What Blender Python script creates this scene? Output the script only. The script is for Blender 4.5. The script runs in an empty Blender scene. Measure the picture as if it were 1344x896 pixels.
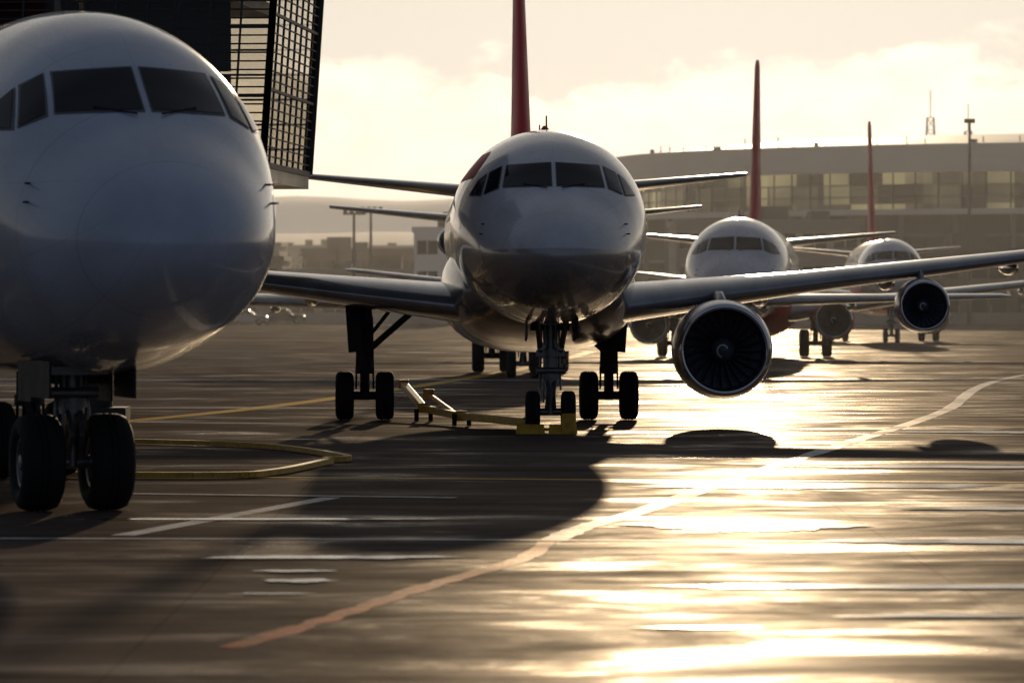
import bpy, bmesh, math, random
from mathutils import Vector, Matrix, noise
random.seed(7)
scene = bpy.context.scene
R = math.radians

# ------------------------------------------------------------ helpers
def link(o):
    scene.collection.objects.link(o); return o

def empty(name, loc=(0,0,0), rotz=0, scale=1):
    e = bpy.data.objects.new(name, None); link(e)
    e.location = loc; e.rotation_euler = (0,0,rotz); e.scale = (scale,)*3
    e.empty_display_size = .1
    return e

def mesh_obj(name, verts, faces, mat=None, parent=None, smooth=False, loc=None):
    me = bpy.data.meshes.new(name)
    me.from_pydata([tuple(v) for v in verts], [], faces)
    me.validate(); me.update()
    bm = bmesh.new(); bm.from_mesh(me)
    bmesh.ops.recalc_face_normals(bm, faces=bm.faces); bm.to_mesh(me); bm.free()
    if mat: me.materials.append(mat)
    if smooth:
        for p in me.polygons: p.use_smooth = True
    o = bpy.data.objects.new(name, me); link(o)
    if parent: o.parent = parent
    if loc: o.location = loc
    return o

class B:
    """accumulates geometry into one mesh"""
    def __init__(s): s.v=[]; s.f=[]
    def add(s, v, f):
        n=len(s.v); s.v+= [tuple(p) for p in v]; s.f += [tuple(i+n for i in q) for q in f]
    def box(s, x0,x1,y0,y1,z0,z1):
        v=[(x0,y0,z0),(x1,y0,z0),(x1,y1,z0),(x0,y1,z0),(x0,y0,z1),(x1,y0,z1),(x1,y1,z1),(x0,y1,z1)]
        s.add(v,[(0,3,2,1),(4,5,6,7),(0,1,5,4),(1,2,6,5),(2,3,7,6),(3,0,4,7)])
    def tube(s, a, b, r0, r1=None, n=12, cap=True):
        if r1 is None: r1=r0
        a=Vector(a); b=Vector(b); d=(b-a).normalized()
        u=d.orthogonal().normalized(); w=d.cross(u)
        v=[]
        for p,r in ((a,r0),(b,r1)):
            for i in range(n):
                t=2*math.pi*i/n
                v.append(p+u*math.cos(t)*r+w*math.sin(t)*r)
        f=[(i,(i+1)%n,n+(i+1)%n,n+i) for i in range(n)]
        if cap: f+= [tuple(range(n))[::-1], tuple(range(n,2*n))]
        s.add(v,f)
    def beam(s,a,b,w,h):
        a=Vector(a); b=Vector(b); d=(b-a).normalized()
        up=Vector((0,0,1)) if abs(d.z)<.95 else Vector((0,1,0))
        x=d.cross(up).normalized()*w/2; y=x.cross(d).normalized()*h/2
        v=[a-x-y,a+x-y,a+x+y,a-x+y,b-x-y,b+x-y,b+x+y,b-x+y]
        s.add(v,[(0,3,2,1),(4,5,6,7),(0,1,5,4),(1,2,6,5),(2,3,7,6),(3,0,4,7)])
    def revolve(s, prof, axis='Y', center=(0,0,0), n=40, closed=False):
        v=[];m=len(prof)
        for a,r in prof:
            for i in range(n):
                t=2*math.pi*i/n; c=math.cos(t)*r; q=math.sin(t)*r
                p=(c,a,q) if axis=='Y' else ((a,c,q) if axis=='X' else (c,q,a))
                v.append((p[0]+center[0],p[1]+center[1],p[2]+center[2]))
        f=[]
        for j in range(m-1 if not closed else m):
            k=(j+1)%m
            for i in range(n):
                f.append((j*n+i,j*n+(i+1)%n,k*n+(i+1)%n,k*n+i))
        s.add(v,f)
    def obj(s,name,mat=None,parent=None,smooth=False):
        return mesh_obj(name,s.v,s.f,mat,parent,smooth)

def smooth_by_angle(o, ang=35):
    me=o.data
    for p in me.polygons: p.use_smooth=True
    bm=bmesh.new(); bm.from_mesh(me)
    for e in bm.edges:
        if len(e.link_faces)==2 and e.calc_face_angle(0)>R(ang): e.smooth=False
    bm.to_mesh(me); bm.free()

def bevel(o,w=.02,seg=2):
    m=o.modifiers.new('bev','BEVEL'); m.width=w; m.segments=seg; m.limit_method='ANGLE'; m.angle_limit=R(40)

# ------------------------------------------------------------ materials
class N:
    def __init__(s,name):
        s.m=bpy.data.materials.new(name); s.m.use_nodes=True
        s.t=s.m.node_tree; s.bsdf=s.t.nodes['Principled BSDF']; s.out=s.t.nodes['Material Output']
    def n(s,typ,**kw):
        nd=s.t.nodes.new(typ)
        for k,v in kw.items(): setattr(nd,k,v)
        return nd
    def l(s,a,b): s.t.links.new(a,b)
    def set(s,**kw):
        for k,v in kw.items():
            s.bsdf.inputs[k.replace('_',' ')].default_value=v
    def coord(s,scale=(1,1,1),kind='Object'):
        tc=s.n('ShaderNodeTexCoord'); mp=s.n('ShaderNodeMapping'); mp.inputs['Scale'].default_value=scale
        s.l(tc.outputs[kind],mp.inputs['Vector']); return mp.outputs[0]
    def noise(s,vec,scale=1,detail=4,rough=.5,dist=0):
        nd=s.n('ShaderNodeTexNoise'); nd.inputs['Scale'].default_value=scale
        nd.inputs['Detail'].default_value=detail; nd.inputs['Roughness'].default_value=rough
        nd.inputs['Distortion'].default_value=dist
        s.l(vec,nd.inputs['Vector']); return nd.outputs['Fac']
    def ramp(s,fac,stops):
        r=s.n('ShaderNodeValToRGB'); e=r.color_ramp.elements
        while len(e)<len(stops): e.new(.5)
        for i,(p,c) in enumerate(stops):
            e[i].position=p; e[i].color=c if len(c)==4 else (*c,1)
        s.l(fac,r.inputs[0]); return r.outputs[0]
    def math(s,op,a,b=None,c=None,clamp=False):
        m=s.n('ShaderNodeMath',operation=op); m.use_clamp=clamp
        for i,x in enumerate((a,b,c)):
            if x is None: continue
            if hasattr(x,'is_linked') or hasattr(x,'links'): s.l(x,m.inputs[i])
            else: m.inputs[i].default_value=x
        return m.outputs[0]
    def mix(s,fac,a,b):
        m=s.n('ShaderNodeMix',data_type='RGBA')
        for i,x in ((0,fac),(6,a),(7,b)):
            if hasattr(x,'links'): s.l(x,m.inputs[i])
            else: m.inputs[i].default_value=x if i==0 else (*x,1)
        return m.outputs[2]
    def bump(s,h,strength=.3,dist=.02):
        b=s.n('ShaderNodeBump'); b.inputs['Strength'].default_value=strength; b.inputs['Distance'].default_value=dist
        s.l(h,b.inputs['Height']); s.l(b.outputs[0],s.bsdf.inputs['Normal'])

def simple(name,col,rough=.5,metal=0,var=.15,scale=3,coat=0,emis=None,es=0,spec=None):
    n=N(name); v=n.coord(); f=n.noise(v,scale,5,.6)
    c0=tuple(x*(1-var) for x in col); c1=tuple(min(1,x*(1+var)) for x in col)
    n.l(n.ramp(f,[(.3,c0),(.7,c1)]),n.bsdf.inputs['Base Color'])
    rr=n.ramp(f,[(.3,(rough*.85,)*3),(.7,(min(1,rough*1.15),)*3)]); n.l(rr,n.bsdf.inputs['Roughness'])
    n.set(Metallic=metal,Coat_Weight=coat)
    if spec is not None: n.set(Specular_IOR_Level=spec)
    if emis: n.set(Emission_Color=(*emis,1),Emission_Strength=es)
    return n.m

def paint(name,col,rough=.28,panel=True,dirt=.12,coat=.35,reflect_z=None,metal=0):
    n=N(name); tc=n.n('ShaderNodeTexCoord'); sp=n.n('ShaderNodeSeparateXYZ'); n.l(tc.outputs['Object'],sp.inputs[0])
    v=n.coord((1,.35,1)); f=n.noise(v,1.3,7,.62)
    f2=n.noise(n.coord((3,.25,3)),2.5,6,.7)
    dark=tuple(x*(1-dirt*1.8) for x in (col[0],col[1]*.99,col[2]*.97))
    base=n.mix(n.ramp(f,[(.35,(0,0,0)),(.75,(1,1,1))]),col,dark)
    base=n.mix(n.ramp(f2,[(.55,(0,0,0)),(.85,(.4,.4,.4))]),base,tuple(x*.7 for x in col))
    n.set(Metallic=metal)
    if reflect_z is not None:  # darker lower half painted in as the ground's reflection
        m=n.n('ShaderNodeMapRange'); m.inputs[1].default_value=reflect_z+.012; m.inputs[2].default_value=reflect_z-.012
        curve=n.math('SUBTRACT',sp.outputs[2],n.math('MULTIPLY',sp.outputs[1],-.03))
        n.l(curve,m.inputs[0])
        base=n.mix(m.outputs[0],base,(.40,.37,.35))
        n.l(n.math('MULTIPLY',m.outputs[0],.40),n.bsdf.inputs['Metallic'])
    if panel:
        y=sp.outputs[1]
        m=n.math('FRACT',n.math('DIVIDE',n.math('ADD',y,.4),1.27))
        lin=n.math('LESS_THAN',m,.012)
        ang=n.math('ARCTAN2',sp.outputs[0],n.math('SUBTRACT',sp.outputs[2],4.0))
        m2=n.math('FRACT',n.math('MULTIPLY',ang,1.9))
        lin2=n.math('LESS_THAN',m2,.009)
        l=n.math('MAXIMUM',lin,lin2)
        l=n.math('MULTIPLY',l,.45)
        base=n.mix(l,base,(col[0]*.25,col[1]*.25,col[2]*.25))
    n.l(base,n.bsdf.inputs['Base Color'])
    n.l(n.ramp(f,[(.3,(rough*.8,)*3),(.8,(rough*1.4,)*3)]),n.bsdf.inputs['Roughness'])
    n.set(Coat_Weight=coat,Coat_Roughness=.05)
    n.bump(n.noise(n.coord((1,.6,1)),.9,3),.08,.05)
    return n.m

M_white = paint('white_paint',(.74,.74,.76),coat=.7)
M_white2= paint('ground_reflection_paint',(.74,.73,.74),coat=.8,reflect_z=3.80)  # white paint with a dark ground reflection painted on the lower fuselage
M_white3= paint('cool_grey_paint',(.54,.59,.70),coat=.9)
M_red   = simple('red_paint',(.68,.03,.035),.5,0,.08,1)
M_wing  = paint('wing_paint',(.42,.41,.41),rough=.2,panel=False,dirt=.2,coat=.5,metal=.6)
M_nac   = paint('nacelle_paint',(.38,.38,.42),rough=.24,panel=False,metal=.3)
M_lip   = simple('polished_lip',(.75,.75,.76),.14,1,.06)
M_strut = simple('gear_steel',(.20,.20,.21),.35,.7,.2,8)
M_dark  = simple('dark_metal',(.03,.03,.034),.6,0,.3,6,spec=.25)
M_tire  = simple('tyre_rubber',(.016,.016,.016),.8,0,.3,12,spec=.3)
M_fan   = simple('fan_titanium',(.16,.17,.21),.35,.6,.2,5)
M_duct  = simple('intake_duct',(.12,.13,.17),.5,.2,.2,4)
M_spin  = simple('spinner_mark',(.8,.8,.8),.4)
M_glass = simple('cockpit_glass',(.008,.010,.015),.06,0,.1,2,spec=.3)
M_seal  = simple('window_seal',(.12,.12,.12),.5)
M_yellow= simple('yellow_paint',(.62,.35,.03),.5,0,.3,6)
M_lamp  = simple('lamp_lens',(.6,.6,.6),.1)

# ------------------------------------------------------------ fuselage profile
TAB=[(0,-.65,-.65,0),(.15,-.30,-.98,.46),(.5,.0,-1.24,.84),(1.0,.27,-1.47,1.15),(1.8,.63,-1.72,1.47),(2.4,.98,-1.82,1.63),
     (3.0,1.34,-1.91,1.76),(4.0,1.74,-2.02,1.93),(5.5,1.99,-2.08,2.04),(7.5,2.08,-2.1,2.08),(12,2.08,-2.1,2.08),(24,2.08,-2.1,2.08),
     (27.5,2.07,-1.75,2.02),(31.5,1.98,-.6,1.55),(35,1.7,.45,.85),(37.4,1.35,.85,.28)]
U=[math.sqrt(t[0]) for t in TAB]
def mono(col):
    y=[t[col] for t in TAB]; n=len(y)
    d=[(y[i+1]-y[i])/(U[i+1]-U[i]) for i in range(n-1)]
    m=[d[0]]+[0 if d[i-1]*d[i]<=0 else 2*d[i-1]*d[i]/(d[i-1]+d[i]) for i in range(1,n-1)]+[d[-1]]
    def f(s):
        u=math.sqrt(max(s,0)); u=min(u,U[-1])
        i=0
        while i<n-2 and u>U[i+1]: i+=1
        h=U[i+1]-U[i]; t=(u-U[i])/h
        return (2*t**3-3*t*t+1)*y[i]+(t**3-2*t*t+t)*h*m[i]+(-2*t**3+3*t*t)*y[i+1]+(t**3-t*t)*h*m[i+1]
    return f
TOP,BOT,WID=mono(1),mono(2),mono(3)
def surf_s(x,z):
    lo,hi=0.0,9.0
    def ins(s):
        t,b,w=TOP(s),BOT(s),WID(s)
        h=(t-b)/2; c=(t+b)/2
        if h<1e-5 or w<1e-5: return False
        return (x/w)**2+((z-c)/h)**2<=1
    for _ in range(40):
        m=(lo+hi)/2
        if ins(m): hi=m
        else: lo=m
    return hi
def patch(poly,zc,off,nx=12,ny=8,grow=0,zs=1):
    cx=sum(p[0] for p in poly)/4; cz=sum(p[1] for p in poly)/4
    if grow: poly=[(p[0]+(grow if p[0]>cx else -grow),p[1]+(grow if p[1]>cz else -grow)) for p in poly]
    a,b,c,d=poly; V=[];F=[]
    for j in range(ny+1):
        t=j/ny
        for i in range(nx+1):
            q=i/nx
            x=(a[0]*(1-q)+b[0]*q)*(1-t)+(d[0]*(1-q)+c[0]*q)*t
            z=(a[1]*(1-q)+b[1]*q)*(1-t)+(d[1]*(1-q)+c[1]*q)*t
            s=surf_s(x,z); e=.01
            dx=(surf_s(x+e,z)-surf_s(x-e,z))/(2*e); dz=(surf_s(x,z+e)-surf_s(x,z-e))/(2*e)
            n=Vector((dx,-1,dz)).normalized()*off
            V.append((x+n.x,s+n.y,(z+n.z)*zs+zc))
    for j in range(ny):
        for i in range(nx):
            k=j*(nx+1)+i; F.append((k,k+1,k+nx+2,k+nx+1))
    return V,F

def airfoil(chord,tc,camber=.015,n=18):
    pts=[]
    for i in range(n+1):
        x=(1-math.cos(math.pi*i/n))/2
        y=5*tc*(.2969*math.sqrt(x)-.126*x-.3516*x*x+.2843*x**3-.1036*x**4)
        pts.append((x*chord,(camber*4*x*(1-x)+y)*chord))
    for i in range(n-1,0,-1):
        x=(1-math.cos(math.pi*i/n))/2
        y=5*tc*(.2969*math.sqrt(x)-.126*x-.3516*x*x+.2843*x**3-.1036*x**4)
        pts.append((x*chord,(camber*4*x*(1-x)-y)*chord))
    return pts
def loft_wing(secs,vertical=False,camber=.015):
    V=[];F=[];n=None
    for (sp,s,z,ch,tc) in secs:
        a=airfoil(ch,tc,0 if vertical else camber)
        n=len(a)
        for (p,q) in a:
            V.append((q,s+p,z) if vertical else (sp,s+p,z+q))
    for j in range(len(secs)-1):
        for i in range(n):
            F.append((j*n+i,j*n+(i+1)%n,(j+1)*n+(i+1)%n,(j+1)*n+i))
    F.append(tuple(range(n))); F.append(tuple(range((len(secs)-1)*n,len(secs)*n)))
    return V,F

def wheel(b_t,b_r,c,r,w):
    x,y,z=c; k=w/2
    prof=[(-k*.55,r*.52),(-k*.92,r*.62),(-k,r*.80),(-k*.82,r*.94),(-k*.5,r*.992),(-k*.2,r),(-k*.17,r*.975),(-k*.1,r*.975),(-k*.07,r),
          (k*.07,r),(k*.1,r*.975),(k*.17,r*.975),(k*.2,r),(k*.5,r*.992),(k*.82,r*.94),(k,r*.80),(k*.92,r*.62),(k*.55,r*.52)]
    b_t.revolve(prof,'X',c,36)
    for sg in (-1,1):
        rp=[(sg*k*.55,r*.53),(sg*k*.75,r*.52),(sg*k*.72,r*.46),(sg*k*.35,r*.40),(sg*k*.35,r*.2),(sg*k*.8,r*.16),(sg*k*.85,.001)]
        b_r.revolve(rp,'X',c,24)
        for i in range(8):
            t=2*math.pi*i/8
            b_r.tube((x+sg*k*.33,y+math.cos(t)*r*.3,z+math.sin(t)*r*.3),(x+sg*k*.5,y+math.cos(t)*r*.3,z+math.sin(t)*r*.3),r*.035,n=6)

def nose_gear(P,x,s,zt,r,w,sp):
    T=B();Rm=B();S=B();D=B()
    for sg in (-1,1): wheel(T,Rm,(x+sg*sp/2,s,r),r,w)
    S.tube((x-sp/2-w*.3,s,r),(x+sp/2+w*.3,s,r),.08)
    S.tube((x,s,r-.05),(x,s,r+.75),.095,n=16)
    S.tube((x,s+.02,r+.6),(x,s+.05,zt+.5),.155,n=20)
    S.tube((x,s,r+.68),(x,s,r+.8),.20,n=20); S.tube((x,s,r+1.15),(x,s,r+1.3),.22,n=20)
    S.beam((x-.30,s-.12,r+1.22),(x+.30,s-.12,r+1.22),.12,.14)
    S.beam((x-.09,s-.1,r+.62),(x-.06,s-.36,r+.36),.06,.08); S.beam((x+.09,s-.1,r+.62),(x+.06,s-.36,r+.36),.06,.08)
    S.beam((x-.06,s-.36,r+.36),(x-.09,s-.08,r+.06),.06,.08); S.beam((x+.06,s-.36,r+.36),(x+.09,s-.08,r+.06),.06,.08)
    S.tube((x-.30,s-.15,r+.86),(x+.30,s-.15,r+.86),.07); S.tube((x-.22,s-.05,r+.5),(x-.19,s,zt),.025,n=8); S.tube((x+.21,s-.07,r+.45),(x+.17,s,zt),.022,n=8)
    S.tube((x-.15,s-.16,r+.2),(x-.12,s-.14,r+1.2),.018,n=6)
    S.tube((x-.2,s-.05,r+1.2),(x-.34,s-1.3,zt+.35),.06); S.tube((x+.2,s-.05,r+1.2),(x+.34,s-1.3,zt+.35),.06)
    S.beam((x-.35,s-.5,zt+.02),(x+.35,s-.5,zt+.02),.07,.1)
    for sg in (-1,1):
        D.beam((x+sg*.52,s-1.35,zt-.08),(x+sg*.52,s-.1,zt-.08),.03,.45)
        D.beam((x+sg*.50,s+.0,zt-.12),(x+sg*.50,s+.9,zt-.12),.03,.5)
    D.box(x-.4,x+.4,s+.1,s+.9,zt-.15,zt+.3)
    t=T.obj('nose_tyres',M_tire,P); smooth_by_angle(t,50)
    o=Rm.obj('nose_rims',M_strut,P); smooth_by_angle(o)
    o=S.obj('nose_strut',M_strut,P); smooth_by_angle(o)
    D.obj('nose_gear_doors',M_dark,P)
    L=B()
    for sg in (-1,1):
        L.revolve([(-.06,.001),(-.05,.06),(-.02,.085),(.03,.09),(.1,.05),(.12,.001)],'Y',(x+sg*.2,s-.24,r+1.36),16)
    o=L.obj('taxi_lights',M_lamp,P,True)

def main_gear(P,x,s,zt,r,w,sp,side):
    T=B();Rm=B();S=B()
    for sg in (-1,1): wheel(T,Rm,(x+sg*sp/2,s,r),r,w)
    S.tube((x-sp/2-w*.3,s,r),(x+sp/2+w*.3,s,r),.10)
    S.tube((x,s,r-.1),(x,s,r+.8),.11,n=16)
    S.tube((x,s,r+.55),(x+side*.03,s-.05,zt+.5),.17,.2,n=20)
    S.tube((x,s,r+.5),(x,s,r+.66),.22,n=18)
    S.tube((x-.02,s-.12,r+.95),(x-side*1.25,s-.15,zt+.25),.075,n=12)
    S.tube((x-.02,s-.12,r+1.2),(x-side*.7,s-.15,zt+.3),.045,n=12)
    S.tube((x+.1,s,r+1.2),(x+.1,s-1.2,zt+.5),.06)
    S.beam((x-.08,s-.12,r+.62),(x-.06,s-.42,r+.38),.06,.07); S.beam((x+.08,s-.12,r+.62),(x+.06,s-.42,r+.38),.06,.07)
    S.beam((x-.06,s-.42,r+.38),(x-.08,s-.1,r+.08),.06,.07); S.beam((x+.06,s-.42,r+.38),(x+.08,s-.1,r+.08),.06,.07)
    S.tube((x-.2,s-.1,r+.15),(x-.16,s,zt),.022,n=8); S.tube((x+.2,s-.1,r+.15),(x+.17,s,zt),.022,n=8)
    S.beam((x+side*.2,s-.3,r+1.0),(x+side*.28,s-.3,zt+.35),.34,.04)
    o=T.obj('main_tyres',M_tire,P); smooth_by_angle(o,50)
    o=Rm.obj('main_rims',M_strut,P); smooth_by_angle(o)
    o=S.obj('main_strut',M_dark,P); smooth_by_angle(o)

def engine(P,x,s,z,r,mat,wing_z,pylon=True):
    b=B(); b.revolve([(.10*r,r*.965),(.3*r,r*1.0),(.8*r,r*1.045),(1.4*r,r*1.04),(2.1*r,r*.95),(2.8*r,r*.8),(2.8*r,r*.77),(2.0*r,r*.8)],'Y',(x,s,z),56)
    b.obj('nacelle',mat,P,True)
    b=B(); b.revolve([(.10*r,r*.9652),(.03*r,r*.945),(-.015*r,r*.90),(0.0,r*.865),(.06*r,r*.835),(.2*r,r*.815)],'Y',(x,s,z),56)
    b.obj('intake_lip',M_lip,P,True)
    b=B(); b.revolve([(.2*r,r*.815),(.5*r,r*.82),(.95*r,r*.84),(.95*r,.001)],'Y',(x,s,z),48)
    b.obj('intake_duct',M_duct,P,True)
    f=B(); nb=24
    for i in range(nb):
        a=2*math.pi*i/nb; V=[];F=[]
        for j in range(6):
            q=j/5; rr=r*(.24+.575*q); tw=.35+.75*q; c=r*(.16+.05*q)
            for sg in (-1,1):
                t=a+q*.12+sg*c*math.sin(tw)/rr/2*1.1
                V.append((x+math.cos(t)*rr,s+.72*r+sg*c*math.cos(tw)*.5,z+math.sin(t)*rr))
        for j in range(5): F.append((2*j,2*j+1,2*j+3,2*j+2))
        f.add(V,F)
    f.obj('fan_blades',M_fan,P)
    b=B(); b.revolve([(.30*r,.001),(.33*r,r*.05),(.45*r,r*.14),(.6*r,r*.22),(.75*r,r*.26),(.9*r,r*.27)],'Y',(x,s,z),32)
    b.obj('spinner',M_duct,P,True)
    V=[];F=[];k=16
    for i in range(k+1):
        t=.3+i/k*4.2; rr=r*(.07+.09*i/k)
        ax=(.33*r+(rr-r*.05)/(r*.09)*.12*r)
        for dr in (-.018*r,.018*r):
            r2=rr+dr; V.append((x+math.cos(t)*r2,s+ax-.03*r+(dr*1.3),z+math.sin(t)*r2))
    for i in range(k): F.append((2*i,2*i+1,2*i+3,2*i+2))
    mesh_obj('spinner_spiral',V,F,M_spin,P)
    b=B(); b.revolve([(2.0*r,r*.62),(2.8*r,r*.56),(3.5*r,r*.40),(3.5*r,r*.36),(3.1*r,r*.3),(4.1*r,.01)],'Y',(x,s,z),36)
    b.obj('exhaust',M_dark,P,True)
    if not pylon:
        sg=1 if x>0 else -1
        b=B(); b.box(min(x-sg*r*.9,x-sg*(r+1.2)),max(x-sg*r*.9,x-sg*(r+1.2)),s+r,s+r*3,z-.08,z+.08); b.obj('engine_mount',mat,P); return
    V,F=[],[]
    secs=[]
    for zz,s0,s1,t in ((z+r*.80,s+.7*r,s+3.0*r,.30*r),(z+r*1.05,s+.9*r,s+3.6*r,.26*r),(wing_z+.1,s+1.7*r,s+4.6*r,.22*r)):
        ch=s1-s0
        a=airfoil(ch,t/ch,0); secs.append([(x+q,s0+p,zz) for p,q in a])
    n=len(secs[0]); V=[p for q in secs for p in q]
    for j in range(2):
        for i in range(n): F.append((j*n+i,j*n+(i+1)%n,(j+1)*n+(i+1)%n,(j+1)*n+i))
    mesh_obj('pylon',V,F,mat,P,True)

def airliner(nx,ny,yaw,scale=1,zc=4.3,fin_h=8.7,wings=True,engines=(),gear_x=(-2.9,2.9),ng_off=0,ng=(.44,.30,.74),mg=(.56,.42,.92),belly=None,stab=6.2,mark=False,body=None,dihedral=.118,rear=False,zs=1.0):
    P=empty('airliner',(nx,ny,0),yaw,scale)
    def wing_z_at(x,zc): return zc-1.78+(abs(x)-1.2)*dihedral
    ss=[(2.74*i/64)**2 for i in range(65)]+[7.5+ (i+1)*(29.9/50) for i in range(50)]
    V=[];F=[];n=80
    for s in ss:
        t,b,w=TOP(s),BOT(s),WID(s); c=(t+b)/2; h=max((t-b)/2,.0005); w=max(w,.0005)
        for i in range(n):
            a=2*math.pi*i/n; V.append((math.cos(a)*w,s,zc+(c+math.sin(a)*h)*zs))
    for j in range(len(ss)-1):
        for i in range(n): F.append((j*n+i,j*n+(i+1)%n,(j+1)*n+(i+1)%n,(j+1)*n+i))
    F.append(tuple(range((len(ss)-1)*n,len(ss)*n)))
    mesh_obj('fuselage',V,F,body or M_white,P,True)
    W=B();Fr=B()
    for sg in (-1,1):
        for poly in ([(.06,.78),(1.02,.76),(.93,1.20),(.06,1.25)],
                     [(1.13,.74),(1.40,.62),(1.27,1.06),(1.04,1.19)],
                     [(1.48,.60),(1.69,.62),(1.50,.92),(1.35,1.04)]):
            pl=[(p[0]*sg,p[1]) for p in poly]
            W.add(*patch(pl,zc,.016,zs=zs)); Fr.add(*patch(pl,zc,.008,grow=.022,zs=zs))
    W.obj('cockpit_windows',M_glass,P,True); Fr.obj('window_seals',M_seal,P,True)
    D=B()
    for sg in (-1,1):
        D.beam((sg*.15,surf_s(.15,.74)-.05,zc+.74*zs),(sg*.62,surf_s(sg*.62,.82)-.05,zc+.82*zs),.02,.02)
        for (px,pz) in ((1.42,.0),(1.46,-.2)):
            q=surf_s(sg*px,pz); pz*=zs; D.tube((sg*(px-.02),q+.02,zc+pz),(sg*(px+.06),q-.02,zc+pz),.014,n=8); D.tube((sg*(px+.06),q-.12,zc+pz),(sg*(px+.06),q,zc+pz),.010,n=8)
    zt=zc+2.05*zs
    for s_ in (7.5,13): D.add([(-.015,s_,zt),(.015,s_,zt),(.015,s_+.5,zt),(-.015,s_+.5,zt),(-.012,s_+.25,zt+.35),(.012,s_+.25,zt+.35),(.012,s_+.5,zt+.35),(-.012,s_+.5,zt+.35)],[(0,1,5,4),(1,2,6,5),(2,3,7,6),(3,0,4,7),(4,5,6,7)])
    D.tube((.3,6,zc-2.3),(.3,6.1,zc-2.0),.03,n=8)
    D.obj('probes_and_wipers',M_dark,P)
    if wings:
        b=B(); b.revolve([(zt-.03,.1),(zt+.1,.09),(zt+.17,.04),(zt+.18,.001)],'Z',(0,9,0),12); b.obj('beacon',M_red,P,True)
    C=B();Dr=B()
    for sg in (-1,1):
        for k in range(44):
            s_=7.0+k*.53
            if 15.5<s_<16.5: continue
            z=.45
            w=WID(s_);c=(TOP(s_)+BOT(s_))/2;h=(TOP(s_)-BOT(s_))/2
            def X(zz): return sg*(w*math.sqrt(max(0,1-((zz-c)/h)**2))+.008)
            V=[];m=10
            for i in range(m):
                a=2*math.pi*i/m; zz=z+math.sin(a)*.17; V.append((X(zz),s_+math.cos(a)*.115,zc+zz*zs))
            C.add(V,[tuple(range(m))])
        for s_ in (5.0,26.0):
            def Xs(zz,q): 
                w=WID(q);c=(TOP(q)+BOT(q))/2;h=(TOP(q)-BOT(q))/2
                return sg*(w*math.sqrt(max(0,1-((zz-c)/h)**2))+.006)
            for (q0,q1) in ((s_,s_+.03),(s_+.85,s_+.88)):
                V=[];F=[]
                for j in range(13):
                    zz=-.7+j*1.85/12
                    V+= [(Xs(zz,q0),q0,zc+zz*zs),(Xs(zz,q1),q1,zc+zz*zs)]
                for j in range(12): F.append((2*j,2*j+1,2*j+3,2*j+2))
                Dr.add(V,F)
    C.obj('cabin_windows',M_glass,P); Dr.obj('door_seams',M_seal,P)
    if mark:
        b=B(); b.add(*patch([(-1.86,.95),(-1.62,.98),(-1.22,1.56),(-1.40,1.50)],zc,.01)); b.obj('livery_stripe',M_red,P,True)
    V,F=loft_wing([(0,28.6,zc+1.6,7.4,.085),(0,30.0,zc+2.8,6.0,.085),(0,34.6,zc+fin_h-.3,2.7,.085),(0,35.2,zc+fin_h,2.0,.07)],True)
    o=mesh_obj('tail_fin',V,F,M_red,P); smooth_by_angle(o,40)
    for sg in (-1,1):
        V,F=loft_wing([(sg*.2,31.6,zc+1.2,4.2,.10),(sg*stab,35.0,zc+1.2+(stab)*.10,1.5,.09)],False,0)
        o=mesh_obj('tailplane',V,F,M_wing,P); smooth_by_angle(o,40)
    if wings:
        V=[];F=[];n=48;rings=[]
        for i in range(25):
            q=i/24; s_=9.6+q*11.4; k=math.sin(math.pi*q)**.42 if 0<q<1 else 0.001
            w=2.05*(.6+.4*k)+.18*k if q not in (0,1) else .6
            rings.append((s_,1.35*k+.05,w))
        for s_,h,w in rings:
            for i in range(n):
                a=2*math.pi*i/n
                ca,sa=math.cos(a),math.sin(a)
                V.append((w*math.copysign(abs(ca)**.75,ca),s_,zc-1.35+h*math.copysign(abs(sa)**.85,sa)))
        for j in range(24):
            for i in range(n): F.append((j*n+i,j*n+(i+1)%n,(j+1)*n+(i+1)%n,(j+1)*n+i))
        mesh_obj('belly_fairing',V,F,belly or M_wing,P,True)
        for sg in (-1,1):
            z0=wing_z_at(1.2,zc)
            V,F=loft_wing([(sg*1.2,10.9,z0,7.8,.125),(sg*2.4,11.9,wing_z_at(2.4,zc),6.7,.125),(sg*6,14.0,wing_z_at(6,zc),4.4,.12),(sg*11,16.6,wing_z_at(11,zc),2.9,.115),(sg*16.6,19.6,wing_z_at(16.6,zc),1.6,.11),(sg*17.0,20.1,wing_z_at(17,zc),1.0,.08)])
            o=mesh_obj('wing',V,F,M_wing,P); smooth_by_angle(o,50)
            Fb=B()
            for xx in (5.2,8.3,11.4):
                zz=wing_z_at(xx,zc)-.22; s0=14.0+(xx-6)*.5+1.6
                Fb.revolve([(0,.001),(.25,.10),(.8,.17),(1.6,.17),(2.6,.10),(3.3,.001)],'Y',(sg*xx,s0,zz),16)
            Fb.obj('flap_fairings',M_wing,P,True)
            main_gear(P,gear_x[0] if sg<0 else gear_x[1],15.2,wing_z_at(2.5,zc)-.3,mg[0],mg[1],mg[2],sg)
    else:
        for sg in (-1,1): main_gear(P,gear_x[0] if sg<0 else gear_x[1],15.2,zc-2.0,mg[0],mg[1],mg[2],sg)
    nose_gear(P,ng_off,4.8,zc-2.02*zs,*ng)
    for (ex,es,ez,er,m) in engines: engine(P,ex,es,ez,er,m,wing_z_at(ex,zc),not rear)
    return P

# main aircraft
airliner(.90,95.0,R(1.2),1,4.3,gear_x=(-3.96,1.64),engines=[(4.0,10.4,1.66,1.06,M_nac),(8.85,14.6,2.62,.60,M_nac)],mark=True,body=M_white2)
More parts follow.
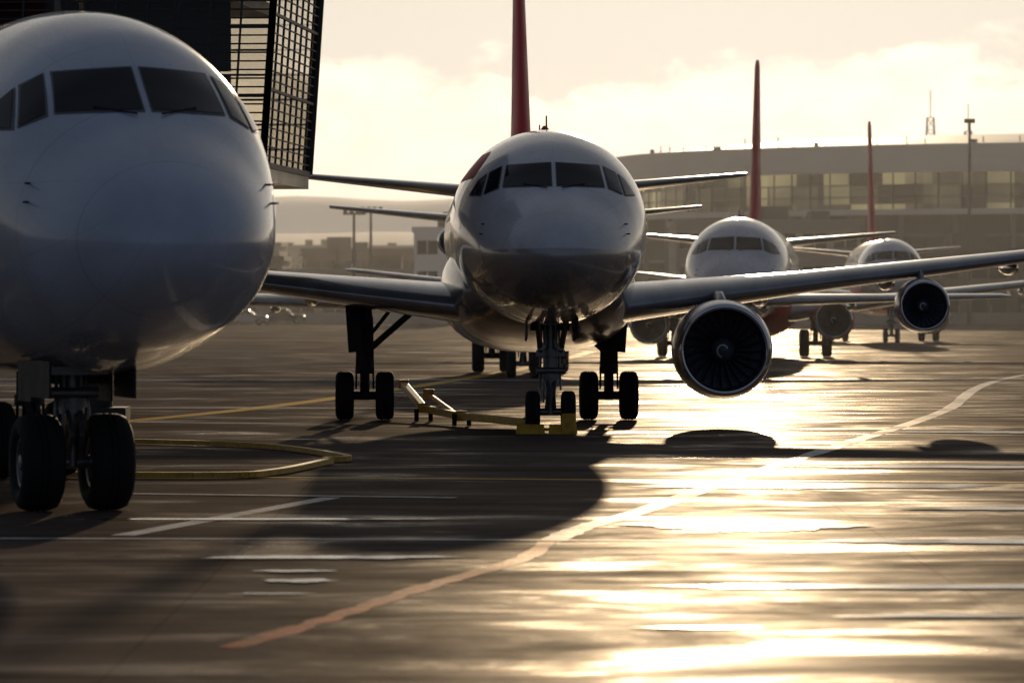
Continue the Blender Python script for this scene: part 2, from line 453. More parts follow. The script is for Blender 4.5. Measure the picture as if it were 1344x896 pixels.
# near aircraft
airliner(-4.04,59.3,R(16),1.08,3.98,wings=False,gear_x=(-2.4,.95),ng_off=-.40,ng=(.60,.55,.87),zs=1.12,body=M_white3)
# row behind
airliner(9.35,203,R(-4.4),1.12,3.5,fin_h=9.6,engines=[(-3.7,10.6,1.35,.78,M_nac),(3.7,10.6,1.55,.78,M_red)],gear_x=(-2.9,2.9),belly=M_red)
airliner(22.2,278,R(-1.7),.95,4.4,fin_h=10.4,engines=[(-3.2,10.6,1.7,1.0,M_red),(3.0,10.6,1.6,1.0,M_red)],belly=M_red)
airliner(.42,160,R(.4),1.1,4.0,fin_h=7.5,stab=7.0,engines=[(-2.35,26,4.5,.5,M_nac),(2.35,26,4.5,.5,M_nac)],rear=True,dihedral=.02,gear_x=(-.95,.95))

# ------------------------------------------------------------ ground
def wet_surface(n,base,gl_fac,gl_rough,gl_col=(1,.93,.84),bump=None):
    """rough pavement with a thin wet sheen: diffuse base + weighted glossy film"""
    df=n.n('ShaderNodeBsdfDiffuse'); gl=n.n('ShaderNodeBsdfGlossy'); mx=n.n('ShaderNodeMixShader')
    if hasattr(base,'links'): n.l(base,df.inputs['Color'])
    else: df.inputs['Color'].default_value=(*base,1)
    gl.inputs['Color'].default_value=(*gl_col,1)
    n.l(gl_rough,gl.inputs['Roughness']); n.l(gl_fac,mx.inputs[0])
    n.l(df.outputs[0],mx.inputs[1]); n.l(gl.outputs[0],mx.inputs[2]); n.l(mx.outputs[0],n.out.inputs[0])
    if bump is not None:
        b=n.n('ShaderNodeBump'); b.inputs['Strength'].default_value=.5; b.inputs['Distance'].default_value=.014
        n.l(bump,b.inputs['Height']); n.l(b.outputs[0],gl.inputs['Normal']); n.l(b.outputs[0],df.inputs['Normal'])
def ground_mat():
    n=N('apron_concrete'); tc=n.n('ShaderNodeTexCoord'); sp=n.n('ShaderNodeSeparateXYZ'); n.l(tc.outputs['Object'],sp.inputs[0])
    co=tc.outputs['Object']
    big=n.noise(n.coord((.7,.35,1)),.12,6,.6,.6)
    mid=n.noise(n.coord((.5,1,1)),.9,6,.65)
    fine=n.noise(co,9,5,.7)
    c=n.ramp(big,[(.3,(.062,.046,.039)),(.7,(.15,.107,.080))])
    c=n.mix(n.ramp(mid,[(.45,(0,0,0)),(.75,(.6,.6,.6))]),c,(.045,.035,.030))
    c=n.mix(n.ramp(fine,[(.4,(0,0,0)),(.8,(.5,.5,.5))]),c,(.17,.13,.10))
    jx=n.math('LESS_THAN',n.math('FRACT',n.math('DIVIDE',n.math('ADD',sp.outputs[0],3.1),7.5)),.004)
    jy=n.math('LESS_THAN',n.math('FRACT',n.math('DIVIDE',n.math('ADD',sp.outputs[1],1.3),7.5)),.010)
    j=n.math('MAXIMUM',n.math('MULTIPLY',jx,.35),jy)
    c=n.mix(n.math('MULTIPLY',j,.6),c,(.018,.015,.013))
    st=n.noise(n.coord((.15,1.6,1)),.6,5,.6,.8)
    stf=n.ramp(st,[(.54,(0,0,0)),(.72,(.5,.5,.5))])
    c=n.mix(stf,c,(.028,.023,.020))
    wa=n.noise(n.coord((.55,.75,1)),.42,9,.68,.7)
    wb=n.noise(n.coord((.18,.9,1)),.9,7,.66,.4)
    wet=n.math('ADD',n.math('MULTIPLY',wa,.68),n.math('MULTIPLY',wb,.32))
    gf=n.ramp(wet,[(.37,(.30,)*3),(.42,(.15,)*3),(.475,(.050,)*3),(.56,(.028,)*3),(.68,(.014,)*3)])
    gf=n.math('MULTIPLY',gf,n.math('SUBTRACT',1,n.math('MULTIPLY',stf,.9)))
    gf=n.math('MULTIPLY',gf,n.math('SUBTRACT',1,n.math('MULTIPLY',j,.6)))
    gr=n.ramp(wet,[(.37,(.18,)*3),(.44,(.37,)*3),(.68,(.55,)*3)])
    h=n.math('ADD',n.math('MULTIPLY',fine,.5),n.math('MULTIPLY',n.noise(co,40,3,.6),.5))
    wet_surface(n,c,gf,gr,bump=h)
    return n.m
M_ground=ground_mat()
S=9000
mesh_obj('ground',[(-S,-300,0),(S,-300,0),(S,9000,0),(-S,9000,0)],[(0,1,2,3)],M_ground)

def mark_mat(name,col,wear=.5):
    n=N(name); co=n.coord()
    f=n.noise(co,3.0,8,.72,.5)
    c=n.mix(n.ramp(f,[(wear-.04,(0,0,0)),(wear+.14,(.85,.85,.85))]),col,(.10,.08,.066))
    g=n.noise(n.coord((.35,.9,1)),.35,5,.6)
    wet_surface(n,c,n.ramp(g,[(.35,(.12,)*3),(.7,(.05,)*3)]),n.ramp(g,[(.35,(.35,)*3),(.7,(.5,)*3)]),bump=n.noise(co,20,4))
    return n.m
M_mw=mark_mat('worn_white_line',(.82,.78,.72),.54)
M_my=mark_mat('worn_yellow_line',(.80,.46,.06),.60)
M_mo=mark_mat('worn_orange_line',(.70,.12,.03),.44)

def smoothpath(pts,k=14):
    out=[]
    P=[Vector(p) for p in pts]; P=[2*P[0]-P[1]]+P+[2*P[-1]-P[-2]]
    for i in range(1,len(P)-2):
        for j in range(k):
            t=j/k; a,b,c,d=P[i-1:i+3]
            out.append(.5*((2*b)+(c-a)*t+(2*a-5*b+4*c-d)*t*t+(3*b-a-3*c+d)*t**3))
    out.append(P[-2]); return out
def ribbon(name,pts,w,mat,z=.004,smoothit=True,ragged=.0):
    p=smoothpath(pts) if smoothit else [Vector(q) for q in pts]
    V=[];F=[]
    for i,q in enumerate(p):
        d=(p[min(i+1,len(p)-1)]-p[max(i-1,0)]).normalized(); nrm=Vector((-d.y,d.x))
        e=1+ragged*noise.noise(Vector((q.x*1.7,q.y*1.7,0)))
        V+= [(*(q+nrm*w/2*e),z),(*(q-nrm*w/2*e),z)]
    for i in range(len(p)-1): F.append((2*i,2*i+1,2*i+3,2*i+2))
    return mesh_obj(name,V,F,mat)
ribbon('white_guide_line',[(33,236),(17.3,166),(10.6,118),(6.2,91.3),(3.4,74.6),(1.83,64.6),(.9,59.6),(.45,56.2)],.34,M_mw,ragged=.3)
ribbon('orange_guide_line',[(.43,56.0),(.07,52.2),(-.85,47.5),(-1.64,42.8),(-2.3,39.3)],.24,M_mo,ragged=.6)
ribbon('yellow_taxi_line',[(-14,88),(-8.8,108.7),(-4.9,133),(.5,186),(4,240)],.60,M_my)
ribbon('white_stand_line',[(-4.67,57.5),(-2.57,68.2)],.30,M_mw,smoothit=False)
ribbon('white_cross_line',[(-20,57.0),(0,56.4),(18,53.6)],.24,M_mw,z=.008)
ribbon('yellow_cross_line',[(-6.2,76),(4,74.2),(22,71.5)],.34,M_my,z=.008)
ribbon('white_cross_line',[(-6,69.5),(-.8,68)],.3,M_mw,z=.012)
ribbon('white_far_line',[(-30,122),(2,121),(30,117)],.6,M_mw,z=.008)
ribbon('white_far_line',[(-40,165),(2,160),(50,158)],.8,M_mw,z=.012)
ribbon('yellow_far_line',[(-60,300),(80,290)],1.2,M_my,z=.004)

# puddles
n=N('puddle_water'); n.set(Base_Color=(.02,.018,.016,1),Roughness=.12,IOR=1.33,Specular_IOR_Level=.25); n.bump(n.noise(n.coord((1,1,1)),1.6,4,.6),.06,.02)
M_water=n.m
def puddle(x,y,rx,ry,seed,z=.016):
    V=[(x,y,z)];m=160
    for i in range(m):
        a=2*math.pi*i/m
        k=1+.5*noise.fractal(Vector((math.cos(a)*1.1+seed*7.3,math.sin(a)*1.1,seed)),1.0,2.0,2)+.22*noise.fractal(Vector((math.cos(a)*5+seed*3.3,math.sin(a)*5,seed)),.8,2.0,4)
        V.append((x+math.cos(a)*rx*k,y+math.sin(a)*ry*k,z))
    mesh_obj('puddle',V,[(0,i+1,(i+1)%m+1) for i in range(m)],M_water)
for i,(x,y,rx,ry) in enumerate([(-2.0,52.6,1.3,.30),(-2.3,50.0,.42,.18),(-2.1,48.3,.30,.28),(-2.3,46.2,.36,.10),(5.2,47.3,3.6,.34),(2.9,60,1.3,1.4),(5.6,56.0,1.9,.5),(4.6,72,2.5,.8),(-3.0,61.5,2.0,.22),(8,80,3,.7),(1.6,41.5,.5,.10),(3.8,43,1.0,.16),(12,100,4,1.0),(.9,44.2,.2,.08),(2.6,39.5,.6,.08),(7,64.5,2,.4)]):
    puddle(x,y,rx,ry,i+1)

# ------------------------------------------------------------ tow bar / chocks / hoses
def towbar(name,pts,w=.13,hh=.12):
    P=empty(name); b=B()
    for a,c in zip(pts[:-1],pts[1:]): b.beam(a,c,w,hh)
    for a in pts: b.tube((a[0],a[1],a[2]-.09),(a[0],a[1],a[2]+.12),.13,n=12)
    o=b.obj('bar',M_yellow,P); bevel(o,.02)
    d=B()
    for a in pts[1:-1]:
        for sg in (-1,1): d.revolve([(-.05,.10),(-.05,.14),(.05,.14),(.05,.10)],'X',(a[0]+sg*.16,a[1],.145),18)
    o=d.obj('wheels',M_tire,P,True)
    return P
towbar('towbar',[(-2.55,113,.75),(-2.0,108.6,.30),(-1.1,105.0,.22),(.35,100.2,.2)],.16,.16)
towbar('towbar',[(-1.9,109.5,.6),(-1.15,105.2,.2)],.08,.08)
P=empty('ground_power_cable'); b=B()
for pts in ([(-9,92),(-7.2,92.3),(-4.6,89.5),(-2.9,83.5),(-3.2,82)],[(-8,75.5),(-4.7,75.2),(-3.8,76.5),(-3.1,81.5)]):
    p=smoothpath(pts,8)
    for a,c in zip(p[:-1],p[1:]): b.beam((a.x,a.y,.06),(c.x,c.y,.06),.14,.09)
b.obj('sleeve',M_yellow,P)
P=empty('wheel_chock'); b=B()
for (x,y) in ((.38,99.1),(1.05,99.05)):
    V=[(x-.3,y-.15,0),(x+.3,y-.15,0),(x+.3,y+.15,0),(x-.3,y+.15,0),(x-.28,y-.02,.2),(x+.28,y-.02,.2),(x+.28,y+.04,.2),(x-.28,y+.04,.2)]
    b.add(V,[(0,3,2,1),(4,5,6,7),(0,1,5,4),(1,2,6,5),(2,3,7,6),(3,0,4,7)])
b.tube((.1,99.1,.1),(1.3,99.05,.1),.03)
o=b.obj('blocks',M_yellow,P); bevel(o,.015)
b=B(); b.box(1.02,1.32,98.9,99.3,0.005,.42); o=b.obj('marker_box',M_yellow,P); bevel(o,.03)

# ------------------------------------------------------------ glazed boarding pier
P=empty('boarding_pier')
n=N('pier_glass'); 
gl=n.n('ShaderNodeBsdfGlossy'); gl.inputs['Roughness'].default_value=.05; gl.inputs['Color'].default_value=(.6,.6,.6,1)
tr=n.n('ShaderNodeBsdfTransparent'); tr.inputs['Color'].default_value=(.70,.67,.61,1)
mx=n.n('ShaderNodeMixShader'); fr=n.n('ShaderNodeFresnel'); fr.inputs[0].default_value=1.5
n.l(fr.outputs[0],mx.inputs[0]); n.l(tr.outputs[0],mx.inputs[1]); n.l(gl.outputs[0],mx.inputs[2]); n.l(mx.outputs[0],n.out.inputs[0])
M_pg=n.m
M_steel=simple('pier_steel',(.05,.048,.045),.5,.3,.2,3)
M_panel=simple('pier_panel',(.045,.045,.048),.35,.2,.2,1)
z0,z1=5.72,14.0
A0=Vector((-5.45,105)); A1=Vector((-4.83,114)); L0=Vector((-30,107)); L1=Vector((-30,116))
fl=Vector((.55,.0))
def quad_wall(a,c,flA,flC,zb,zt,nh,nv,bh,bv,glass=True,name='wall'):
    b=B()
    def pt(u,v):
        p=a+(c-a)*u; f=flA+(flC-flA)*u
        q=p+f*v; return Vector((q.x,q.y,zb+(zt-zb)*v))
    for i in range(nh+1): 
        w=bh*(4 if i in (0,nh) else (2.2 if i%8==0 else 1)); b.beam(pt(0,i/nh),pt(1,i/nh),w,w)
    for i in range(nv+1):
        w=bv*(3.2 if i in (0,nv) else 1); b.beam(pt(i/nv,0),pt(i/nv,1),w,w)
    b.obj(name+'_lattice',M_steel,P)
    if glass: mesh_obj(name+'_glass',[pt(0,0),pt(1,0),pt(1,1),pt(0,1)],[(0,1,2,3)],M_pg,P)
Z=Vector((0,0))
quad_wall(A0,A1,fl,fl,z0,z1,40,8,.030,.05,name='side')
quad_wall(L0,A0,Z,fl,z0,z1,44,36,.035,.05,name='front')
quad_wall(L1,A1,Z,fl,z0,z1,14,22,.05,.06,name='back')
b=B()
V=[(*L0,z0-.02),(*A0,z0-.02),(*A1,z0-.02),(*L1,z0-.02),(*L0,z0-.35),(*A0,z0-.35),(*A1,z0-.35),(*L1,z0-.35)]
b.add(V,[(0,1,2,3),(4,7,6,5),(0,4,5,1),(1,5,6,2),(2,6,7,3),(3,7,4,0)])
V=[(*L0,z1+.08),(*(A0+fl),z1+.08),(*(A1+fl),z1+.08),(*L1,z1+.08),(*L0,z1+.6),(*(A0+fl),z1+.6),(*(A1+fl),z1+.6),(*L1,z1+.6)]
b.add(V,[(0,1,2,3),(4,7,6,5),(0,4,5,1),(1,5,6,2),(2,6,7,3),(3,7,4,0)])
V=[(-29.8,107.4,9.4),(-6.3,105.6,9.4),(-5.6,113.6,9.4),(-29.8,115.6,9.4),(-29.8,107.4,9.7),(-6.3,105.6,9.7),(-5.6,113.6,9.7),(-29.8,115.6,9.7)]
b.add(V,[(0,1,2,3),(4,7,6,5),(0,4,5,1),(1,5,6,2),(2,6,7,3),(3,7,4,0)])
b.obj('floors_and_roof',M_panel,P)
b=B()
for i in range(7):
    x0=-29.6+i*3.4-.4
    for k in range(4): b.box(x0,x0+3.3,107.6,107.75,z0+.1+k*2.05,z0+.1+k*2.05+1.95)
b.obj('inner_cladding',M_panel,P)
b=B()
for (x,y) in ((-9.5,110),(-18,111),(-27,112)): b.tube((x,y,0),(x,y,z0-.35),.35,n=20); b.box(x-.7,x+.7,y-.7,y+.7,0,.3)
b.tube((-6.1,112.4,4.9),(-6.1,112.4,z0-.35),.08); b.box(-6.3,-5.9,112.2,112.6,4.65,4.9)
b.obj('columns',M_steel,P)

# ------------------------------------------------------------ background buildings
HAZE_GLOW=(.62,.54,.45)  # aerial haze painted into far surfaces as a faint constant glow
M_wall =simple('hazed_cladding',(.24,.22,.20),.7,0,.10,.15,emis=HAZE_GLOW,es=.02)
M_band =simple('hazed_roof_band',(.45,.42,.38),.6,0,.06,.12,emis=HAZE_GLOW,es=.07)
M_dkw  =simple('hazed_dark_wall',(.10,.095,.09),.7,0,.15,.15,emis=HAZE_GLOW,es=.01)
M_lowwhite=simple('hazed_white_wall',(.60,.57,.53),.7,0,.06,.2,emis=HAZE_GLOW,es=.09)
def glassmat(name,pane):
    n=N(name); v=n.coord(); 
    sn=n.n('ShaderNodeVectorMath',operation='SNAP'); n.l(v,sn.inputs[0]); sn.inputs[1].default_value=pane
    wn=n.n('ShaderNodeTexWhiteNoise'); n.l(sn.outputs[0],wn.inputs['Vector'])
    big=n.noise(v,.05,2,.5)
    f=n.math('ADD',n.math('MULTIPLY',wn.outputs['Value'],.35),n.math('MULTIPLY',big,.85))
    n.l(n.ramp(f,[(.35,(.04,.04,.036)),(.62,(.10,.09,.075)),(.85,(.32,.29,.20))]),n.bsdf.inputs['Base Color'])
    n.l(n.ramp(f,[(.42,(.02,.018,.014)),(.58,(.06,.053,.034)),(.80,(.36,.30,.15))]),n.bsdf.inputs['Emission Color'])  # bright panes: daylight in the glass painted as colour and glow
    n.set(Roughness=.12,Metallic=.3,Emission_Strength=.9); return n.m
M_cg=glassmat('curtain_glass',(2.8,2.8,2.1))

def curved_hall(cx,cy,r,h):
    P=empty('terminal_hall',(cx,cy,0))
    def ring(name,r0,za,zb,mat,segs=160,thick=.6):
        b=B(); b.revolve([(za,r0),(zb,r0),(zb,r0-thick),(za,r0-thick)],'Z',(0,0,0),segs,closed=True); return b.obj(name,mat,P,True)
    o=ring('roof_band',r,h-3.0,h,M_band,thick=3); smooth_by_angle(o,30)
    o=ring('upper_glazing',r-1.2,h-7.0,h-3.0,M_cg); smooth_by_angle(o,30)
    o=ring('ledge',r+.3,h-7.6,h-7.0,M_band,thick=2); smooth_by_angle(o,30)
    o=ring('drum_wall',r-1.0,0,h-7.6,M_dkw); smooth_by_angle(o,30)
    b=B()
    b.revolve([(h,r-.5),(h+1.5,r-16),(h+2.4,r-40),(h+2.6,.01)],'Z',(0,0,0),120); o=b.obj('roof',M_band,P,True)
    b=B()
    for i in range(150):
        t=2*math.pi*i/150; c,s=math.cos(t),math.sin(t)
        b.beam((c*(r-1.0),s*(r-1.0),h-7.0),(c*(r-1.0),s*(r-1.0),h-3.0),.16,.16)
    for zz in (h-5.7,h-4.4): b.revolve([(zz,r-1.1),(zz+.12,r-1.1)],'Z',(0,0,0),150)
    b.obj('mullions',M_dkw,P)
    b=B()
    for i in range(64):
        t=2*math.pi*i/64; c,s=math.cos(t),math.sin(t)
        b.beam((c*(r-.7),s*(r-.7),0),(c*(r-.7),s*(r-.7),h-7.6),.5,.5)
    for k in range(4):
        zz=1.2+k*2.6; b.revolve([(zz,r-.85),(zz+.35,r-.85)],'Z',(0,0,0),150)
    b.obj('pilasters',M_wall,P)
    b=B()
    for k in range(30):
        t=math.pi+ .25+ k*.07+random.uniform(-.03,.03); rr=r-2.5
        x,y=math.cos(t)*rr,math.sin(t)*rr; w=random.uniform(.2,.5); hh=random.uniform(.3,1.0)
        if k%4==0: b.box(x-w,x+w,y-w,y+w,h-.1,h+hh*.6+.2)
        b.tube((x+1,y,h),(x+1,y,h+hh+.3),.06,n=6)
    b.obj('roof_plant',M_dkw,P)
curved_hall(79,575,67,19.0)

def box_building(name,x0,x1,y0,y1,h,wall,floors=2,bay=4,glass=M_cg,parapet=.5,winh=.45):
    P=empty(name,((x0+x1)/2,(y0+y1)/2,0)); w=(x1-x0)/2; d=(y1-y0)/2
    b=B(); b.box(-w,w,-d,d,0,h); b.box(-w-.2,w+.2,-d-.2,d+.2,h,h+parapet); b.obj('walls',wall,P)
    b=B(); f=B(); fh=h/floors
    nb=max(1,int((2*w)/bay)); bw=2*w/nb
    for k in range(floors):
        za=k*fh+fh*(.5-winh/2); zb=za+fh*winh
        for i in range(nb):
            xa=-w+i*bw+bw*.12; xb=xa+bw*.76
            b.box(xa,xb,-d-.03,-d+.1,za,zb)
            f.box(xa-.1,xb+.1,-d-.12,-d-.031,za-.15,za-.002); f.box((xa+xb)/2-.06,(xa+xb)/2+.06,-d-.08,-d-.031,za,zb)
    b.obj('windows',glass,P); f.obj('sills',wall,P)
    b=B()
    for k in range(max(2,int(w/5))):
        x=random.uniform(-w*.85,w*.85); s=random.uniform(.6,1.8); hh=random.uniform(.5,1.6); b.box(x-s,x+s,-d*.3,d*.3,h+parapet,h+parapet+hh)
    b.obj('roof_plant',M_dkw,P)
    return P
M_cg2=simple('dull_glass',(.04,.04,.042),.2,0,.3,.3)
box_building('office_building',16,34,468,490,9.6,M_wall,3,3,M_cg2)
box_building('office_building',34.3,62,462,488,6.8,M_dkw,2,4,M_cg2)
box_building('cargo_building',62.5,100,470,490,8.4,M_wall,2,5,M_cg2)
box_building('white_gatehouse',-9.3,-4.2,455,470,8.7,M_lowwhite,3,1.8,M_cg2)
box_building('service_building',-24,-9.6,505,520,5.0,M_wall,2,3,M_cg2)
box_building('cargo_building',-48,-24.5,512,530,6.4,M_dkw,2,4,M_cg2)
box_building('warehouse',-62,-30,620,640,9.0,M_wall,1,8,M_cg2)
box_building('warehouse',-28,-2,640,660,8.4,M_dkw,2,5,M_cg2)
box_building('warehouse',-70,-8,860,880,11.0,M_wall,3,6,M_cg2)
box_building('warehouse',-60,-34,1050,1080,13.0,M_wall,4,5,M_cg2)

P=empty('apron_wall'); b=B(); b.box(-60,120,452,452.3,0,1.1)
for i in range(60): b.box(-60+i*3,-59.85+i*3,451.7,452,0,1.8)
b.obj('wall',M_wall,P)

def mast(x,y,h,kind=0):
    P=empty('floodlight_mast',(x,y,0)); b=B()
    b.tube((0,0,0),(0,0,h),.22,.12,n=12)
    if kind==0:
        b.box(-1.1,1.1,-.15,.15,h-.15,h+.05)
        for i in range(4): b.box(-1.05+i*.62,-.65+i*.62,-.35,-.15,h-.1,h+.5)
    else:
        b.box(-.5,.5,-.2,.2,h-.3,h+.1)
    b.obj('mast',M_dkw,P)
for (x,y,h,k) in ((-15.8,480,10.9,0),(-14.7,500,11.4,0),(42.5,446,19.0,1),(-20.5,560,8,1)): mast(x,y,h,k)
def lattice(x,y,h,w=1.6):
    P=empty('antenna_mast',(x,y,0)); b=B()
    for sx in (-1,1):
        for sy in (-1,1): b.tube((sx*w,sy*w,0),(sx*w*.3,sy*w*.3,h),.12,n=6)
    k=16
    for i in range(k):
        a=i/k; c=(i+1)/k; wa=w*(1-.7*a); wc=w*(1-.7*c)
        for sx in (-1,1):
            b.tube((sx*wa,-wa,h*a),(-sx*wc,-wc,h*c),.07,n=5); b.tube((sx*wa,-wa,h*a),(sx*wc,wc,h*c),.07,n=5)
        b.box(-wc,wc,-wc,wc,h*c-.05,h*c+.05)
    b.tube((0,0,h),(0,0,h+4),.08,n=6)
    b.obj('lattice',M_lowwhite,P)
lattice(61,700,28.5); lattice(66.5,700,26.5); lattice(76,700,28)

def car(name,x,y,rot,col,van=False,s=1):
    P=empty(name,(x,y,0),rot,s)
    m=simple(name+'_paint',col,.3,.2,.05,coat=.5)
    L,w=(4.4,.9) if not van else (5.2,1.0)
    if not van: prof=[(-2.2,.35),(-2.2,.72),(-2.05,.85),(-1.0,.95),(-.45,1.42),(.9,1.45),(1.6,1.0),(2.12,.95),(2.2,.7),(2.2,.35)]
    else: prof=[(-2.6,.35),(-2.6,.9),(-2.3,1.15),(-1.7,1.95),(-1.4,2.1),(2.55,2.1),(2.6,1.9),(2.6,.35)]
    V=[];n=len(prof)
    for sx in (-1,1):
        for (a,z) in prof:
            k=1 if z<1 else (.84 if not van else .95)
            V.append((a,sx*w*k,z))
    F=[tuple(range(n)),tuple(range(n,2*n))]+[(i,(i+1)%n,n+(i+1)%n,n+i) for i in range(n)]
    o=mesh_obj('body',V,F,m,P); bevel(o,.07,3)
    g=B()
    for sx in (-1,1):
        if van: g.add([(-2.05,sx*w*.992,1.2),(-.7,sx*w*.992,1.2),(-.7,sx*w*.972,1.8),(-1.65,sx*w*.972,1.8)],[(0,1,2,3)])
        else: g.add([(-.85,sx*w*.99,1.0),(1.3,sx*w*.99,1.0),(.85,sx*w*.87,1.36),(-.4,sx*w*.87,1.36)],[(0,1,2,3)])
    zz=((-1.0,.97,-.5,1.38) if not van else (-2.24,1.27,-1.78,1.88))
    g.add([(zz[0]-.03,-w*.74,zz[1]),(zz[0]-.03,w*.74,zz[1]),(zz[2]-.03,w*.7,zz[3]),(zz[2]-.03,-w*.7,zz[3])],[(0,1,2,3)])
    g.obj('glazing',M_glass,P)
    t=B();r=B()
    for a in (-1.4,1.4):
        for sx in (-1,1):
            t.revolve([(-.1,.15),(-.11,.28),(-.07,.33),(.07,.33),(.11,.28),(.1,.15)],'Y',(a,sx*(w-.08),.33),20)
            r.revolve([(-.09,.2),(-.09,.001),(.09,.001),(.09,.2)],'Y',(a,sx*(w-.08),.33),16)
    t.obj('tyres',M_tire,P,True); r.obj('rims',M_strut,P)
cols=[(.05,.05,.06),(.4,.4,.4),(.35,.04,.03),(.06,.07,.09),(.45,.43,.4),(.1,.1,.1)]
for i,(x,y) in enumerate([(-27.2,446),(-24.6,441),(-30.5,447),(-21.5,449)]):
    car('parked_car',x,y,R(random.choice([0,180,8,-6])),cols[i%6])

n=N('hazed_foliage'); f=n.noise(n.coord(),.8,5,.7); n.l(n.ramp(f,[(.3,(.05,.055,.03)),(.7,(.12,.12,.07))]),n.bsdf.inputs['Base Color']); n.set(Roughness=.9,Emission_Color=(*HAZE_GLOW,1),Emission_Strength=.07); M_fol=n.m
b=B()
for i in range(90):
    x=-95+i*1.9+random.uniform(-1,1); y=760+random.uniform(-15,15); h=random.uniform(5,11)
    b.tube((x,y,0),(x,y,h*.6),.3,.15,n=5)
    for k in range(70):
        a=random.uniform(0,6.28); q=random.random()**.5*h*.34; z=h*.35+random.random()*h*.6
        s=random.uniform(.4,1.1); c=Vector((x+math.cos(a)*q,y+math.sin(a)*q,z)); u=Vector([random.gauss(0,1) for _ in range(3)]).normalized(); v=u.orthogonal().normalized()
        b.add([c-u*s,c+v*s*.7,c+u*s,c-v*s*.7],[(0,1,2,3)])
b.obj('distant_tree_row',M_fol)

M_hill=simple('hazed_hills',(.20,.18,.14),.95,0,.25,.004,emis=(.66,.57,.48),es=.36)  # distance haze on the hills is painted in as emission
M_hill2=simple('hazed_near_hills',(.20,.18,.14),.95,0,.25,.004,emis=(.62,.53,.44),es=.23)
def hills(y,base,amp,seed,mat,name='hills'):
    V=[];F=[];m=260
    for j in range(2+6):
        v=j/7
        for i in range(m+1):
            x=-1500+3000*i/m*1.0
            h=base+amp*noise.fractal(Vector((x*.0016+seed,seed,0)),1,2,6)-.03*max(0,-x-150)+ (6*noise.noise(Vector((x*.02,v*3,seed))))*v*(1-v)
            V.append((x,y+v*500,max(0,h)*math.sin(v*math.pi/2)-1))
    for j in range(7):
        for i in range(m): F.append((j*(m+1)+i,j*(m+1)+i+1,(j+1)*(m+1)+i+1,(j+1)*(m+1)+i))
    mesh_obj(name,V,F,mat,smooth=True)
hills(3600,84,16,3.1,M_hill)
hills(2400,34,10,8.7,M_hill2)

# ------------------------------------------------------------ ground haze (real scattering air over the far apron)
hm=bpy.data.materials.new('haze'); hm.use_nodes=True; ht=hm.node_tree; ht.nodes.remove(ht.nodes['Principled BSDF'])
vs=ht.nodes.new('ShaderNodeVolumeScatter'); vs.inputs['Color'].default_value=(1,.98,.95,1); vs.inputs['Density'].default_value=.00020; vs.inputs['Anisotropy'].default_value=.5
ht.links.new(vs.outputs[0],ht.nodes['Material Output'].inputs['Volume'])
b=B(); b.box(-400,400,118,900,.05,70); b.obj('haze',hm)

# ------------------------------------------------------------ light
EL,AZ=R(7.5),R(2.6)
w=bpy.data.worlds.new('World'); scene.world=w; w.use_nodes=True
t=w.node_tree; bg=t.nodes['Background']
sky=t.nodes.new('ShaderNodeTexSky'); sky.sky_type='NISHITA'; sky.sun_disc=False; sky.sun_elevation=EL; sky.sun_rotation=AZ
sky.air_density=1.0; sky.dust_density=1.5; sky.ozone_density=1.0
tc=t.nodes.new('ShaderNodeTexCoord')
def nd(typ,**k):
    x=t.nodes.new(typ)
    for a,b_ in k.items(): setattr(x,a,b_)
    return x
def mth(op,a,b_=None,clamp=False):
    x=nd('ShaderNodeMath',operation=op); x.use_clamp=clamp
    for i,q in enumerate((a,b_)):
        if q is None: continue
        if hasattr(q,'links'): t.links.new(q,x.inputs[i])
        else: x.inputs[i].default_value=q
    return x.outputs[0]
def mul(a,b_):
    x=nd('ShaderNodeMix',data_type='RGBA',blend_type='MULTIPLY'); x.inputs[0].default_value=1
    t.links.new(a,x.inputs[6]); t.links.new(b_,x.inputs[7]); return x.outputs[2]
mp=nd('ShaderNodeMapping'); mp.inputs['Scale'].default_value=(1,1,1.7); mp.inputs['Location'].default_value=(.31,0,0); t.links.new(tc.outputs['Generated'],mp.inputs[0])
no=nd('ShaderNodeTexNoise'); no.inputs['Scale'].default_value=30; no.inputs['Detail'].default_value=9; no.inputs['Roughness'].default_value=.58
t.links.new(mp.outputs[0],no.inputs['Vector'])
sp=nd('ShaderNodeSeparateXYZ'); t.links.new(tc.outputs['Generated'],sp.inputs[0])
top=mth('SUBTRACT',.046,sp.outputs[2])
e=mth('ADD',mth('MULTIPLY',top,48),mth('MULTIPLY',mth('SUBTRACT',no.outputs['Fac'],.5),3.6))
cl=nd('ShaderNodeMapRange'); cl.interpolation_type='SMOOTHSTEP'; cl.inputs[1].default_value=-.10; cl.inputs[2].default_value=.30; t.links.new(e,cl.inputs[0])
low=nd('ShaderNodeMapRange'); low.inputs[1].default_value=.004; low.inputs[2].default_value=.040; low.inputs[3].default_value=.25; t.links.new(sp.outputs[2],low.inputs[0])
n2=nd('ShaderNodeTexNoise'); n2.inputs['Scale'].default_value=55; n2.inputs['Detail'].default_value=6; t.links.new(mp.outputs[0],n2.inputs['Vector'])
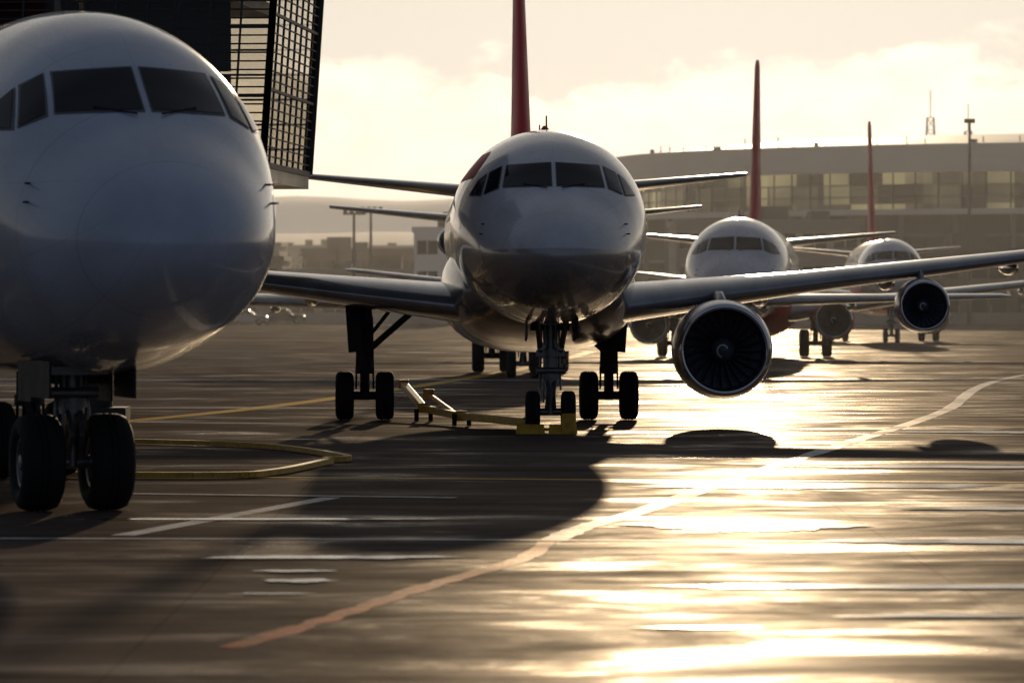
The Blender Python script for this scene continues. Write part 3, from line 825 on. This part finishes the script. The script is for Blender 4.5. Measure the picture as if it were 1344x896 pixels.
sh=nd('ShaderNodeMapRange'); sh.inputs[1].default_value=.35; sh.inputs[2].default_value=.65; sh.inputs[3].default_value=.50; t.links.new(n2.outputs['Fac'],sh.inputs[0])
fac=mth('MULTIPLY',mth('MULTIPLY',cl.outputs[0],low.outputs[0]),sh.outputs[0])
gm=nd('ShaderNodeGamma'); gm.inputs[1].default_value=.5; t.links.new(sky.outputs[0],gm.inputs[0])
hs=nd('ShaderNodeHueSaturation'); hs.inputs['Saturation'].default_value=.42; t.links.new(gm.outputs[0],hs.inputs['Color'])
g=nd('ShaderNodeMix',data_type='RGBA'); t.links.new(fac,g.inputs[0]); g.inputs[6].default_value=(.71,.73,.77,1); g.inputs[7].default_value=(1.14,1.10,1.08,1)
dr=nd('ShaderNodeMapRange'); dr.inputs[1].default_value=-.3; dr.inputs[2].default_value=.95; t.links.new(sp.outputs[1],dr.inputs[0])
g2=nd('ShaderNodeMix',data_type='RGBA'); t.links.new(dr.outputs[0],g2.inputs[0]); g2.inputs[6].default_value=(.52,.62,.83,1); g2.inputs[7].default_value=(1,.975,.93,1)
t.links.new(mul(mul(hs.outputs[0],g.outputs[2]),g2.outputs[2]),bg.inputs['Color']); bg.inputs['Strength'].default_value=.14

sun=bpy.data.lights.new('sun','SUN'); sun.energy=3.0; sun.angle=R(.5); sun.color=(1,.77,.50)
so=bpy.data.objects.new('sun',sun); link(so)
d=Vector((math.sin(AZ)*math.cos(EL),math.cos(AZ)*math.cos(EL),math.sin(EL)))
so.rotation_euler=d.to_track_quat('Z','Y').to_euler(); so.location=d*200

# ------------------------------------------------------------ camera
cam=bpy.data.cameras.new('camera'); co=bpy.data.objects.new('camera',cam); link(co)
cam.sensor_width=36; cam.lens=6300*36/1344; cam.clip_start=.5; cam.clip_end=20000
co.location=(0,0,2.9); co.rotation_euler=(R(90)-math.atan(63/6300),0,0)
cam.dof.use_dof=True; cam.dof.focus_distance=98; cam.dof.aperture_fstop=2.6
scene.camera=co
scene.view_settings.view_transform='Standard'; scene.view_settings.look='None'; scene.view_settings.exposure=0
